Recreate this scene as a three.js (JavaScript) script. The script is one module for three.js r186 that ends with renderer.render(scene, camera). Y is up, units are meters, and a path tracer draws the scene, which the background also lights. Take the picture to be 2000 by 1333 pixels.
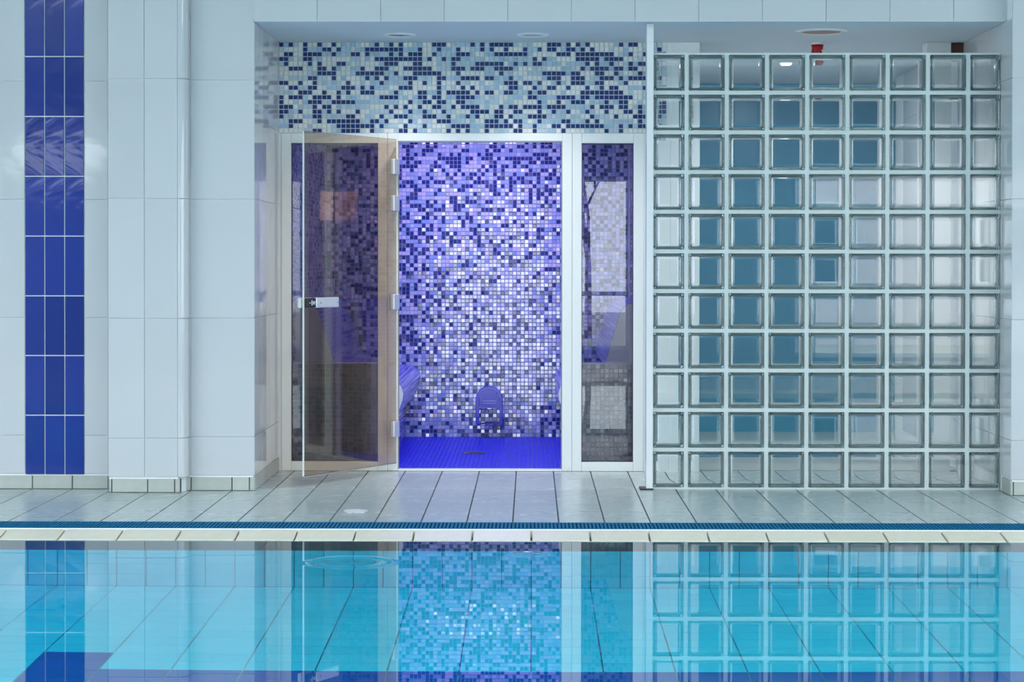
import * as THREE from 'three';
import { mergeGeometries, mergeVertices } from 'three/addons/utils/BufferGeometryUtils.js';
import { RoundedBoxGeometry } from 'three/addons/geometries/RoundedBoxGeometry.js';
import { RectAreaLightUniformsLib } from 'three/addons/lights/RectAreaLightUniformsLib.js';
import { ImprovedNoise } from 'three/addons/math/ImprovedNoise.js';

// ---------------------------------------------------------------- camera, sky, lights, exposure
const scene = new THREE.Scene();
const renderer = new THREE.WebGLRenderer({ antialias: true });
renderer.toneMapping = THREE.LinearToneMapping;
renderer.toneMappingExposure = 1.38;
renderer.shadowMap.enabled = true;
RectAreaLightUniformsLib.init();

const D2R = Math.PI / 180, FOCAL = 3971;                      // focal length in pixels of the 2000 x 1333 frame
const camera = new THREE.PerspectiveCamera(2 * Math.atan(666.5 / FOCAL) / D2R, 2000 / 1333, 0.1, 200);
camera.position.set(0, 1.14, 11);
camera.rotation.order = 'YXZ';
camera.rotation.set(-0.6 * D2R, 0.548 * D2R, 0.06 * D2R);
camera.setViewOffset(2000, 1333, 0, 115, 2000, 1333);         // lens shifted so that the horizon lies above the middle
camera.updateMatrixWorld(true); camera.updateProjectionMatrix();

scene.background = new THREE.Color(0.88, 0.93, 1.0);          // pale overcast sky outside the hall windows
scene.backgroundIntensity = 5.5;

// fill panels added on the hall ceiling, and the lamps of the rooms: [x, y, z, width, length, colour, intensity]
const FILL_PANELS = [];
for (const x of [-4.2, 0, 4.2]) for (const z of [5.2]) FILL_PANELS.push([x, 3.18, z, 2.6, 1.2]);
const FILL_PANEL_COLOUR = new THREE.Color(0.86, 0.93, 1.0), FILL_PANEL_LIGHT = 6.0;
const STEAM_COLOUR = new THREE.Color(0.46, 0.37, 1.0), STEAM_LIGHT = 14.5;
const SHOWER_COLOUR = new THREE.Color(0.92, 0.95, 1.0), SHOWER_LIGHT = 900;

// ---------------------------------------------------------------- helpers
let seed = 12345;
const rnd = () => { seed = (seed * 1664525 + 1013904223) >>> 0; return seed / 4294967296; };
const rr = (a, b) => a + (b - a) * rnd();
const noise = new ImprovedNoise();
const ray = new THREE.Vector3();
// point of the plane z = const that photo pixel (px, py) looks at
function at(px, py, z) {
  ray.set(px / 1000 - 1, 1 - py / 666.5, 0.5).unproject(camera).sub(camera.position);
  const t = (z - camera.position.z) / ray.z;
  return [camera.position.x + ray.x * t, camera.position.y + ray.y * t];
}
const PX = (px, z, py = 600) => at(px, py, z)[0];
const PY = (py, z, px = 1000) => at(px, py, z)[1];

const taken = {};
function numbered(n) { const k = taken[n] = (taken[n] ?? -1) + 1; return k ? `${n}_${String(k).padStart(3, '0')}` : n; }
function tag(o, label, category, group, kind) {
  if (label) o.userData.label = label;
  if (category) o.userData.category = category;
  if (group) o.userData.group = group;
  if (kind) o.userData.kind = kind;
  return o;
}
function thing(name, label, category, pos = [0, 0, 0], opt = {}) {
  const g = new THREE.Group(); g.name = numbered(name); g.position.set(...pos); scene.add(g);
  return tag(g, label, category, opt.group, opt.kind);
}
const structure = (name, label, category, pos) => thing(name, label, category, pos, { kind: 'structure' });
function part(parent, name, geo, mat, pos, rot) {
  const m = new THREE.Mesh(geo, mat); m.name = name; m.castShadow = m.receiveShadow = true;
  if (pos) m.position.set(...pos);
  if (rot) m.rotation.set(...rot);
  parent.add(m); return m;
}
const geoCache = {};
const cached = (key, make) => geoCache[key] ??= make();
// box from (x0,y0,z0) to (x1,y1,z1)
function box(x0, x1, y0, y1, z0, z1) {
  const g = new THREE.BoxGeometry(x1 - x0, y1 - y0, z1 - z0); g.translate((x0 + x1) / 2, (y0 + y1) / 2, (z0 + z1) / 2); return g;
}
function rbox(x0, x1, y0, y1, z0, z1, r = 0.003, s = 2) {
  const g = new RoundedBoxGeometry(x1 - x0, y1 - y0, z1 - z0, s, r); g.translate((x0 + x1) / 2, (y0 + y1) / 2, (z0 + z1) / 2); return g;
}
// tile: back on z = 0, chamfered face on z = d, centred in x and y; uv in metres
function tileGeo(w, h, d, b) {
  return cached(`t${w.toFixed(4)}_${h.toFixed(4)}_${d}_${b}`, () => {
    const X = w / 2, Y = h / 2, a = [[-X, -Y], [X, -Y], [X, Y], [-X, Y]], i = [[-X + b, -Y + b], [X - b, -Y + b], [X - b, Y - b], [-X + b, Y - b]], p = [];
    const quad = (A, B, C, E) => p.push(...A, ...B, ...C, ...A, ...C, ...E);
    quad([...i[0], d], [...i[1], d], [...i[2], d], [...i[3], d]);
    for (let k = 0; k < 4; k++) {
      const n = (k + 1) % 4;
      quad([...a[k], d - b], [...a[n], d - b], [...i[n], d], [...i[k], d]);
      quad([...a[k], 0], [...a[n], 0], [...a[n], d - b], [...a[k], d - b]);
    }
    const g = new THREE.BufferGeometry();
    g.setAttribute('position', new THREE.Float32BufferAttribute(p, 3));
    const uv = []; for (let k = 0; k < p.length; k += 3) uv.push(p[k], p[k + 1]);
    g.setAttribute('uv', new THREE.Float32BufferAttribute(uv, 2));
    g.computeVertexNormals(); return g;
  });
}
// noise texture: fn(u, v) -> 0..1 grey, or [r,g,b] in sRGB 0..1
function tex(n, fn, colour = false, rx = 1, ry = 1) {
  const a = new Uint8Array(n * n * 4);
  for (let y = 0; y < n; y++) for (let x = 0; x < n; x++) {
    const v = fn(x / n, y / n), k = (y * n + x) * 4, c = Array.isArray(v) ? v : [v, v, v];
    for (let j = 0; j < 3; j++) a[k + j] = Math.max(0, Math.min(255, c[j] * 255));
    a[k + 3] = 255;
  }
  const t = new THREE.DataTexture(a, n, n); t.wrapS = t.wrapT = THREE.RepeatWrapping; t.magFilter = THREE.LinearFilter; t.minFilter = THREE.LinearFilter;
  t.repeat.set(rx, ry); if (colour) t.colorSpace = THREE.SRGBColorSpace; t.needsUpdate = true; return t;
}
// tileable fractal noise
function fbm(u, v, f, oct = 4, s = 0) {
  let r = 0, a = 0.5;
  for (let k = 0; k < oct; k++) {
    const F = f * 2 ** k, au = u * 2 * Math.PI, av = v * 2 * Math.PI, R = F / (2 * Math.PI);
    r += a * noise.noise(Math.cos(au) * R + s, Math.sin(au) * R + Math.cos(av) * R * 1.31 + 7.7, Math.sin(av) * R * 1.31 + s * 0.7); a *= 0.5;
  }
  return r;
}

// ---------------------------------------------------------------- materials
const lin = (r, g, b) => new THREE.Color().setRGB(r, g, b);
const std = (c, roughness, o = {}) => new THREE.MeshPhysicalMaterial({ color: c, roughness, ...o });
const waveTex = tex(256, (u, v) => 0.5 + 0.6 * fbm(u, v, 5, 3, 1.3), false, 2.2, 2.2);
const fineTex = tex(256, (u, v) => 0.5 + 0.5 * fbm(u, v, 24, 4, 4.1), false, 3, 3);
const wetTex = tex(512, (u, v) => { const n = fbm(u, v, 6, 5, 9.2); return THREE.MathUtils.clamp(0.5 + 0.22 * n, 0.2, 0.95); }, false, 0.9, 0.9);
const stoneTex = tex(512, (u, v) => { const n = fbm(u, v, 10, 5, 2.2), m = fbm(u, v, 60, 2, 5.2); const k = 0.96 + 0.04 * n + 0.035 * m; return [k, k, k * 0.995]; }, true, 2.3, 2.3);
const M = {
  grout: std(lin(0.55, 0.6, 0.62), 0.85),
  groutPale: std(lin(0.82, 0.86, 0.88), 0.8),
  groutDark: std(lin(0.07, 0.085, 0.09), 0.9),
  hallBackDarkened: std(lin(0.24, 0.26, 0.29), 0.8),  // unseen window wall, darkened to weaken its reflection in tiles and panes
  plaster: std(lin(0.74, 0.78, 0.8), 0.7),
  paintCeiling: std(lin(0.7, 0.79, 0.86), 0.75, { bumpMap: fineTex, bumpScale: 0.0006 }),
  whiteTile: [0, 1, 2].map((k) => std(lin(0.54 + 0.012 * k, 0.56 + 0.012 * k, 0.585 + 0.012 * k), 0.06, { bumpMap: waveTex, bumpScale: 0.0004 })),
  sideTile: [0, 1, 2].map((k) => std(lin(0.6 + 0.012 * k, 0.63 + 0.012 * k, 0.655 + 0.012 * k), 0.035)),
  blueTile: [0, 1, 2].map((k) => std(lin(0.008 + 0.002 * k, 0.03 + 0.004 * k, 0.22 + 0.03 * k), 0.09, { bumpMap: waveTex, bumpScale: 0.0009 })),
  skirting: [0, 1, 2].map((k) => std(lin(0.47 + 0.025 * k, 0.5 + 0.025 * k, 0.47 + 0.025 * k), 0.35, { map: stoneTex })),
  deckTile: [0, 1, 2, 3].map((k) => std(lin(0.47 + 0.01 * k, 0.55 + 0.01 * k, 0.545 + 0.01 * k), 0.5, { roughnessMap: wetTex, map: stoneTex })),
  coping: [0, 1, 2].map((k) => std(lin(0.7 + 0.02 * k, 0.66 + 0.02 * k, 0.54 + 0.02 * k), 0.4, { map: stoneTex })),
  grate: std(lin(0.003, 0.13, 0.27), 0.75, { specularIntensity: 0.3 }),
  channel: std(lin(0.01, 0.05, 0.09), 0.6),
  white: std(lin(0.82, 0.86, 0.88), 0.3),
  frameWhite: std(lin(0.86, 0.89, 0.9), 0.28),
  metal: std(lin(0.62, 0.64, 0.66), 0.25, { metalness: 1 }),
  alu: std(lin(0.8, 0.82, 0.83), 0.38, { metalness: 0.6 }),
  black: std(lin(0.02, 0.02, 0.025), 0.4),
  rubber: std(lin(0.05, 0.05, 0.055), 0.7),
  gasketGrey: std(lin(0.3, 0.31, 0.32), 0.5),
  bronzeGlass: std(lin(0.84, 0.765, 0.69), 0.0, { transmission: 1, ior: 1.5, thickness: 0 }),
  darkGlass: std(lin(0.7, 0.7, 0.72), 0.0, { transmission: 1, ior: 1.52, thickness: 0 }),
  glassEdge: std(lin(0.78, 0.84, 0.84), 0.2),
  clearPane: std(lin(0.95, 0.97, 0.96), 0.0, { transmission: 1, ior: 1.5, thickness: 0 }),
  glassBlock: std(lin(1, 1, 1), 0.0, { transmission: 1, ior: 1.5, thickness: 0.08, attenuationColor: lin(0.6, 0.87, 0.88), attenuationDistance: 0.1 }),
  mortar: std(lin(0.56, 0.62, 0.62), 0.6),
  postWhite: std(lin(0.68, 0.71, 0.73), 0.28),
  water: std(lin(1, 1, 1), 0.0, { transmission: 1, ior: 1.333, thickness: 1, attenuationColor: lin(0.25, 0.93, 0.985), attenuationDistance: 2.2 }),
  poolTile: [0, 1, 2].map((k) => std(lin(0.1 + 0.02 * k, 0.7 + 0.015 * k, 0.86 + 0.01 * k), 0.3)),
  poolNavy: [0, 1].map((k) => std(lin(0.005, 0.1 + 0.008 * k, 0.42 + 0.03 * k), 0.25)),
  poolGrout: std(lin(0.04, 0.26, 0.38), 0.9),
  mosaic: std(lin(1, 1, 1), 0.1, { ior: 1.55 }),
  mosaicPearl: std(lin(1, 1, 1), 0.07, { ior: 2.0 }),
  steamFloorTile: std(lin(1, 1, 1), 0.4, { ior: 1.4, specularIntensity: 0.6 }),
  steamGrout: std(lin(0.72, 0.74, 0.8), 0.8),
  benchTile: std(lin(0.16, 0.17, 0.75), 0.16),
  acrylic: std(lin(0.25, 0.28, 0.9), 0.08, { transmission: 0.55, ior: 1.49, thickness: 0 }),
  teal: std(lin(0.045, 0.3, 0.48), 0.3),
  brownWood: std(lin(0.11, 0.04, 0.03), 0.5),
  bowl: std(lin(0.3, 0.2, 0.16), 0.35, { metalness: 0.3, emissive: lin(0.9, 0.6, 0.45), emissiveIntensity: 0.06 }),
  red: std(lin(0.42, 0.004, 0.01), 0.3),
  bark: std(lin(0.12, 0.09, 0.075), 0.9),
  soil: std(lin(0.34, 0.34, 0.29), 0.95),
  hedge: std(lin(0.1, 0.13, 0.08), 0.95),
};

// ---------------------------------------------------------------- measures read from the photograph (metres; z = 0 is the face of the steam room front)
const CEIL = 2.322, WATER = -0.026;
const Z_LEFT = 0.90, Z_COL = 1.05, Z_PIL = 0.96, Z_BLOCK = 0.87, Z_RIGHT = 1.10, Z_LINTEL = 0.97;
const X_ALC = PX(497, Z_PIL, 600), X_RIGHT = PX(1976, Z_RIGHT, 500);
const SKIRT = 0.072;

// front-facing tiles at given x and y joints
function tileGrid(parent, xs, ys, z, mats, name, d = 0.008, j = 0.0022, b = 0.0012) {
  for (let i = 0; i + 1 < xs.length; i++) for (let k = 0; k + 1 < ys.length; k++) {
    const w = xs[i + 1] - xs[i] - j, h = ys[k + 1] - ys[k] - j;
    part(parent, name, tileGeo(w, h, d, b), mats[Math.floor(rnd() * mats.length)], [(xs[i] + xs[i + 1]) / 2, (ys[k] + ys[k + 1]) / 2, z - d]);
  }
}
const WHITE_Y = (z) => [SKIRT + 0.004, 0.268, 0.856, 1.444, 2.032, 2.62, 3.2];

// ---------------------------------------------------------------- pool hall shell
function sideWall(w, a, b) {                                   // with a long window added to bring more light into the hall
  const z0 = 4.2, z1 = 11.6, y0 = 0.3, y1 = 2.5;
  part(w, 'wall_base', box(a, b, -1.4, y0, 0.5, 12.4), M.plaster);
  part(w, 'wall_header', box(a, b, y1, 3.4, 0.5, 12.4), M.plaster);
  part(w, 'wall_pier', box(a, b, y0, y1, 0.5, z0), M.plaster);
  part(w, 'wall_pier', box(a, b, y0, y1, z1, 12.4), M.plaster);
  for (let k = 0; k <= 4; k++) { const z = z0 + (z1 - z0) * k / 4; part(w, 'added_mullion', box(a + 0.06, b - 0.06, y0, y1, z - 0.03, z + 0.03), M.frameWhite); }
  for (let k = 0; k < 4; k++) part(w, 'pane', box((a + b) / 2 - 0.002, (a + b) / 2 + 0.002, y0, y1, z0 + (z1 - z0) * k / 4 + 0.03, z0 + (z1 - z0) * (k + 1) / 4 - 0.03), M.clearPane);
}
{
  const w = structure('wall_side_west', 'white side wall of the pool hall with an added long window for light', 'wall');
  sideWall(w, -7.2, -7.0);
  const e = structure('wall_side_east', 'white opposite side wall of the pool hall with an added long window for light', 'wall');
  sideWall(e, 7.0, 7.2);
  const c = structure('ceiling', 'white ceiling of the pool hall with added fill light panels', 'ceiling');
  part(c, 'ceiling_slab', box(-7.2, 7.2, 3.2, 3.4, 0.5, 12.4), M.plaster);
  // window wall opposite the steam room
  const s = structure('wall_window_side', 'unseen wall with tall windows facing the steam room, darkened to weaken its reflections', 'wall');
  const cuts = [[-6.9, -5.7], [-1.4, 1.13], [2.95, 6.8]], y0 = 0.12, y1 = 2.1;  // the corner window is unseen, placed to light the front walls
  part(s, 'wall_base', box(-7.2, 7.2, -0.2, y0, 12.2, 12.4), M.hallBackDarkened);
  part(s, 'wall_header', box(-7.2, -5.5, y1, 3.4, 12.2, 12.4), M.hallBackDarkened);
  part(s, 'wall_header', box(-4.5, 7.2, y1, 3.4, 12.2, 12.4), M.hallBackDarkened);
  part(s, 'wall_header', box(-5.5, -4.5, 2.4, 3.4, 12.2, 12.4), M.hallBackDarkened);   // over a small unseen high opening, placed to gleam in the blue tiles
  part(s, 'unseen_fanlight_pane', box(-5.5, -4.5, y1, 2.4, 12.266, 12.27), M.clearPane);
  let x = -7.2;
  for (const [a, b] of [...cuts, [7.2, 7.2]]) { part(s, 'wall_pier', box(x, a, y0, y1, 12.2, 12.4), M.hallBackDarkened); x = b; }
  cuts.forEach(([a, b], n) => {
    const f = structure(`window_${n + 3}`, ['unseen narrow tall window in the corner of the pool hall, placed to light the front walls', 'tall garden window opposite the steam room door', 'wide garden window opposite the glass block screen'][n], 'window');
    const fr = [rbox(a, b, y0, y0 + 0.05, 12.24, 12.3), rbox(a, b, y1 - 0.05, y1, 12.24, 12.3), rbox(a, b, 0.74, 0.79, 12.24, 12.3), rbox(a, a + 0.05, y0, y1, 12.24, 12.3), rbox(b - 0.05, b, y0, y1, 12.24, 12.3)];
    const names = ['bottom_rail', 'top_rail', 'transom', 'stile', 'stile'];
    fr.forEach((g, i) => part(f, names[i], g, M.frameWhite));
    part(f, 'pane', box(a + 0.05, b - 0.05, 0.79, y1 - 0.05, 12.266, 12.27), M.clearPane);
    part(f, 'pane', box(a + 0.05, b - 0.05, y0 + 0.05, 0.74, 12.266, 12.27), M.clearPane);
  });
}
FILL_PANELS.forEach(([x, y, z, w, l], n) => {  // fill light out of view, added to brighten the front walls
  const p = thing('added_fill_panel', 'unseen flat fill light panel added on the pool hall ceiling', 'ceiling light', [x, y, z], { group: 'added fill light panels on the pool hall ceiling' });
  part(p, 'frame', box(-w / 2 - 0.03, w / 2 + 0.03, 0, 0.02, -l / 2 - 0.03, l / 2 + 0.03), M.white);
  part(p, 'diffuser', box(-w / 2, w / 2, -0.006, 0.0, -l / 2, l / 2), std(lin(0.9, 0.9, 0.9), 0.5, { emissive: FILL_PANEL_COLOUR, emissiveIntensity: 1.0 }));
  const L = new THREE.RectAreaLight(FILL_PANEL_COLOUR, FILL_PANEL_LIGHT, w, l); L.name = 'panel'; L.position.set(0, -0.012, 0); L.rotation.x = -Math.PI / 2; p.add(L);
});

{
  const a = thing('unseen_amber_lamp', 'unseen rectangular amber lamp between the hall windows, mirrored in the side window', 'wall lamp', [-2.2, 1.6, 12.19]);  // out of view, placed to make the amber patch mirrored in the side window
  part(a, 'housing', rbox(-0.23, 0.23, -0.02, 0.35, -0.05, 0.008, 0.006), M.white);
  part(a, 'shade', rbox(-0.21, 0.21, 0.0, 0.33, -0.062, -0.048, 0.004), std(lin(0.8, 0.5, 0.25), 0.5, { emissive: lin(1.0, 0.72, 0.48), emissiveIntensity: 1.0 }));
  const L = new THREE.RectAreaLight(lin(1.0, 0.72, 0.48), 1.1, 0.42, 0.33); L.name = 'amber'; L.position.set(0, 0.165, -0.07); a.add(L);
}

// ---------------------------------------------------------------- left wall with the blue tile band
{
  const w = structure('wall_left', 'white tiled wall with a vertical band of glossy blue tiles', 'wall');
  const xe = PX(211, Z_LEFT);
  part(w, 'wall_body', box(-7.1, xe + 0.05, -0.2, 3.3, Z_LEFT - 0.3, Z_LEFT - 0.006), M.groutPale);
  const b0 = PX(48.5, Z_LEFT), b1 = PX(165, Z_LEFT), p = (b1 - b0) / 3;
  tileGrid(w, [-6.4, -6.1, -5.8, -5.5, -5.2, -4.9, -4.6, -4.3, -4.0, -3.7, -3.4, -3.1, b0 - 0.28, b0], WHITE_Y(), Z_LEFT, M.whiteTile, 'white_tile');
  tileGrid(w, [b1, xe], WHITE_Y(), Z_LEFT, M.whiteTile, 'white_tile');
  const yb = PY(928, Z_LEFT, 100), ys = []; for (let y = yb; y < 3.1; y += 0.2977) ys.push(y);
  tileGrid(w, [b0, b0 + p, b0 + 2 * p, b1], ys, Z_LEFT + 0.001, M.blueTile, 'blue_tile', 0.009, 0.006, 0.0015);
}
{ // column and pillar beside the alcove
  const w = structure('wall_column', 'white tiled column standing forward beside the alcove', 'wall');
  const a = PX(211, Z_COL), m = PX(282, Z_COL), e = PX(347, Z_COL), zc = Z_COL;
  const sh = new THREE.Shape(); sh.moveTo(a + 0.006, zc - 0.4); sh.lineTo(a + 0.006, zc - 0.006); sh.lineTo(e, zc - 0.006); sh.lineTo(e + 0.03, zc - 0.1); sh.lineTo(e + 0.03, zc - 0.4);
  const g = new THREE.ExtrudeGeometry(sh, { depth: 3.4, bevelEnabled: false }); g.rotateX(Math.PI / 2); g.scale(1, 1, 1); g.translate(0, 3.2, 0);
  part(w, 'wall_body', g, M.groutPale);
  tileGrid(w, [a, m, e], WHITE_Y(), zc, M.whiteTile, 'white_tile');
  // rounded corner tiles between the column and the pillar
  const ys = WHITE_Y(), r = 0.045;
  for (let k = 0; k + 1 < ys.length; k++) {
    const c = new THREE.Shape(); c.moveTo(e, zc); c.absarc(e, zc - r, r, Math.PI / 2, 0, true); c.lineTo(e + r, zc - 0.12); c.lineTo(e + r - 0.008, zc - 0.12); c.absarc(e, zc - r, r - 0.008, 0, Math.PI / 2, false); c.lineTo(e, zc);
    const q = new THREE.ExtrudeGeometry(c, { depth: ys[k + 1] - ys[k] - 0.0022, bevelEnabled: false, curveSegments: 8 }); q.rotateX(Math.PI / 2); q.translate(0, ys[k + 1] - 0.001, 0);
    part(w, 'corner_tile', q, M.whiteTile[1]);
  }
  const s = structure('wall_pillar', 'white tiled pillar forming the left edge of the alcove', 'wall');
  const x0 = PX(355, Z_PIL), x1 = PX(372, Z_PIL);
  part(s, 'wall_body', box(x0, X_ALC - 0.006, -0.2, 3.3, -0.2, Z_PIL - 0.006), M.groutPale);
  tileGrid(s, [x0, x1, X_ALC], WHITE_Y(), Z_PIL, M.whiteTile, 'white_tile');
  // side of the alcove, glossy tiles turned to the right
  const zs = [-0.01, 0.06, 0.36, 0.66, Z_PIL - 0.001];
  const yy = [SKIRT + 0.004, 0.268, 0.856, 1.444, 1.84, CEIL];
  for (let i = 0; i + 1 < zs.length; i++) for (let k = 0; k + 1 < yy.length; k++)
    part(s, 'side_tile', tileGeo(zs[i + 1] - zs[i] - 0.002, yy[k + 1] - yy[k] - 0.002, 0.008, 0.001), M.sideTile[(i + k) % 3], [X_ALC - 0.008, (yy[k] + yy[k + 1]) / 2, (zs[i] + zs[i + 1]) / 2], [0, Math.PI / 2, 0]);
}
{ // skirting
  const skirt = (name, label, z, joints, h = SKIRT) => {
    const b = structure(name, label, 'skirting');
    part(b, 'grout_bed', box(joints[0], joints[joints.length - 1], 0, h - 0.006, z - 0.03, z - 0.004), M.groutDark);
    tileGrid(b, joints, [0.0, h - 0.002], z + 0.002, M.skirting, 'skirting_tile', 0.008, 0.005, 0.001);
    return b;
  };
  const xs = []; for (let x = PX(63, Z_LEFT); x > -6.8; x -= 0.2) xs.unshift(x);
  skirt('baseboard_left', 'grey stone skirting tiles under the blue tile band', Z_LEFT, [...xs, PX(141, Z_LEFT), PX(211, Z_LEFT)]);
  skirt('baseboard_column', 'grey stone skirting tiles around the foot of the column', Z_COL, [PX(212, Z_COL), PX(218, Z_COL), PX(288, Z_COL), PX(341, Z_COL), PX(352, Z_COL)]);
  const p = skirt('baseboard_alcove', 'grey stone skirting tiles at the foot of the alcove pillar', Z_PIL, [PX(355, Z_PIL), PX(373, Z_PIL), PX(453, Z_PIL), PX(487, Z_PIL), X_ALC + 0.002]);
  const zs = [0.0, 0.17, 0.55, 0.76, Z_PIL];
  part(p, 'grout_bed', box(X_ALC - 0.03, X_ALC - 0.001, 0, SKIRT - 0.006, 0, Z_PIL - 0.002), M.groutDark);
  for (let i = 0; i + 1 < zs.length; i++) part(p, 'skirting_tile', tileGeo(zs[i + 1] - zs[i] - 0.005, SKIRT - 0.004, 0.008, 0.001), M.skirting[i % 3], [X_ALC - 0.005, SKIRT / 2, (zs[i] + zs[i + 1]) / 2], [0, Math.PI / 2, 0]);
  const q = skirt('baseboard_right', 'grey stone skirting tiles beside the end of the glass blocks', Z_RIGHT, [X_RIGHT - 0.002, X_RIGHT + 0.012, X_RIGHT + 0.21, X_RIGHT + 0.41, X_RIGHT + 0.61]);
  part(q, 'skirting_tile', tileGeo(Z_RIGHT - Z_BLOCK - 0.05, SKIRT - 0.004, 0.008, 0.001), M.skirting[0], [X_RIGHT + 0.005, SKIRT / 2, (Z_RIGHT + Z_BLOCK + 0.045) / 2], [0, -Math.PI / 2, 0]);
}
{ // right pillar and lintel
  const w = structure('wall_right', 'white tiled pillar at the right end of the glass block screen', 'wall');
  part(w, 'wall_body', box(X_RIGHT + 0.006, 7.1, -0.2, 3.3, -2.8, Z_RIGHT - 0.006), M.groutPale);
  tileGrid(w, [X_RIGHT, X_RIGHT + 0.3, X_RIGHT + 0.6, X_RIGHT + 0.9, X_RIGHT + 1.2, X_RIGHT + 1.5], WHITE_Y(), Z_RIGHT, M.whiteTile, 'white_tile');
  const yy = [SKIRT + 0.004, 0.268, 0.856, 1.444, 2.032, CEIL], zs = [-1.8, -1.2, -0.6, 0.0, 0.6, Z_RIGHT - 0.001];
  for (let i = 0; i + 1 < zs.length; i++) for (let k = 0; k + 1 < yy.length; k++)
    part(w, 'side_tile', tileGeo(zs[i + 1] - zs[i] - 0.002, yy[k + 1] - yy[k] - 0.002, 0.008, 0.001), M.sideTile[(i + k) % 3], [X_RIGHT + 0.008, (yy[k] + yy[k + 1]) / 2, (zs[i] + zs[i + 1]) / 2], [0, -Math.PI / 2, 0]);
  const l = structure('wall_lintel', 'white tiled beam across the top of the alcove', 'wall');
  part(l, 'wall_body', box(X_ALC - 0.002, X_RIGHT + 0.02, CEIL + 0.006, 3.3, 0.6, Z_LINTEL - 0.006), M.groutPale);
  const xs = [X_ALC]; for (let x = PX(619.5, Z_LINTEL, 20); x < X_RIGHT - 0.05; x += PX(744, Z_LINTEL, 20) - PX(620, Z_LINTEL, 20)) xs.push(x); xs.push(X_RIGHT);
  tileGrid(l, xs, [CEIL - 0.004, 2.62, 3.2], Z_LINTEL, M.whiteTile, 'white_tile');
}
{ // alcove ceiling, also over the shower room
  const c = structure('ceiling_alcove', 'grey painted ceiling of the alcove and shower', 'ceiling');
  part(c, 'ceiling_slab', box(X_ALC - 0.1, X_RIGHT + 0.1, CEIL, CEIL + 0.2, -2.8, Z_PIL - 0.02), M.paintCeiling);
}

// ---------------------------------------------------------------- steam room front: mosaic wall, frames, door
const FX0 = PX(550, 0), FX1 = PX(757, 0), FX2 = PX(1117, 0), FX3 = PX(1257, 0), FTOP = PY(260.5, 0), X_WALL_END = PX(1310, 0, 95), X_TRIM = PX(1367, 0, 95);
const PITCH = (CEIL - FTOP) / 19;
const NAVY = lin(0.012, 0.04, 0.2), LIGHT = [lin(0.38, 0.57, 0.76), lin(0.46, 0.62, 0.75), lin(0.54, 0.68, 0.8)], PALE = [lin(0.82, 0.84, 0.83), lin(0.86, 0.88, 0.87)];
// small glass tiles, too small to be picked apart one by one: instances on a plane; place(i, k) -> position
function mosaic(parent, name, nx, ny, pitch, mat, origin, ux, uy, tilt, pick, gap = 0.17, lean = 0) {
  const s = pitch * (1 - gap), g = tileGeo(s, s, 0.004, 0.0009), m = new THREE.InstancedMesh(g, mat, nx * ny);
  m.name = name; m.userData.kind = 'stuff'; m.castShadow = m.receiveShadow = true;
  const U = new THREE.Vector3(...ux), V = new THREE.Vector3(...uy), N = U.clone().cross(V), base = new THREE.Matrix4().makeBasis(U, V, N), t = new THREE.Matrix4(), e = new THREE.Euler(), p = new THREE.Vector3();
  let n = 0;
  for (let k = 0; k < ny; k++) for (let i = 0; i < nx; i++) {
    const c = pick(i, k); e.set(rr(-tilt, tilt) - lean, rr(-tilt, tilt), 0);
    t.makeRotationFromEuler(e).premultiply(base);
    p.set(...origin).addScaledVector(U, (i + 0.5) * pitch).addScaledVector(V, (k + 0.5) * pitch).addScaledVector(N, -0.0015);
    t.setPosition(p); m.setMatrixAt(n, t); m.setColorAt(n, c); n++;
  }
  m.count = n; parent.add(m); return m;
}
const one = (a) => a[Math.floor(rnd() * a.length)];
let lastKind = 0;
const mixMosaic = () => { const r = rnd(); lastKind = r < 0.22 ? lastKind : rnd() < 0.4 ? 0 : rnd() < 0.52 ? 1 : 2; return lastKind === 0 ? NAVY : lastKind === 1 ? one(LIGHT) : one(PALE); };
{
  const w = structure('wall_back', 'wall above the steam room door covered in blue and white mosaic', 'wall');
  part(w, 'wall_body', box(X_ALC - 0.05, X_WALL_END, FTOP, CEIL + 0.1, -0.1, -0.003), M.groutPale);
  part(w, 'wall_strip', box(FX3, X_WALL_END, -0.1, FTOP, -0.1, -0.001), M.white);
  part(w, 'wall_strip', box(X_ALC - 0.05, FX0 + 0.001, -0.1, FTOP, -0.1, -0.003), M.groutPale);
  mosaic(w, 'mosaic_tiles', Math.ceil((X_WALL_END - X_ALC) / PITCH) - 1, 19, PITCH, M.mosaic, [X_ALC + 0.002, FTOP, 0], [1, 0, 0], [0, 1, 0], 0.006, mixMosaic);
}
// frame of a fixed side light
function sideLight(name, label, x0, x1, g0, g1, gy0, gy1) {
  const f = structure(name, label, 'window');
  part(f, 'stile', rbox(x0, g0, 0.001, FTOP, -0.06, 0.004), M.frameWhite);
  part(f, 'stile', rbox(g1, x1, 0.001, FTOP, -0.06, 0.004), M.frameWhite);
  part(f, 'top_rail', rbox(g0, g1, gy1, FTOP, -0.06, 0.003), M.frameWhite);
  part(f, 'bottom_rail', rbox(g0, g1, 0.001, gy0, -0.06, 0.003), M.frameWhite);
  tag(part(f, 'pane', box(g0 - 0.005, g1 + 0.005, gy0 - 0.005, gy1 + 0.005, -0.035, -0.03), M.darkGlass), 'dark tinted pane');
  part(f, 'gasket', mergeGeometries([box(g0, g0 + 0.004, gy0, gy1, -0.03, -0.022), box(g1 - 0.004, g1, gy0, gy1, -0.03, -0.022), box(g0, g1, gy0, gy0 + 0.004, -0.03, -0.022), box(g0, g1, gy1 - 0.004, gy1, -0.03, -0.022)]), M.rubber);
}
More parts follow.
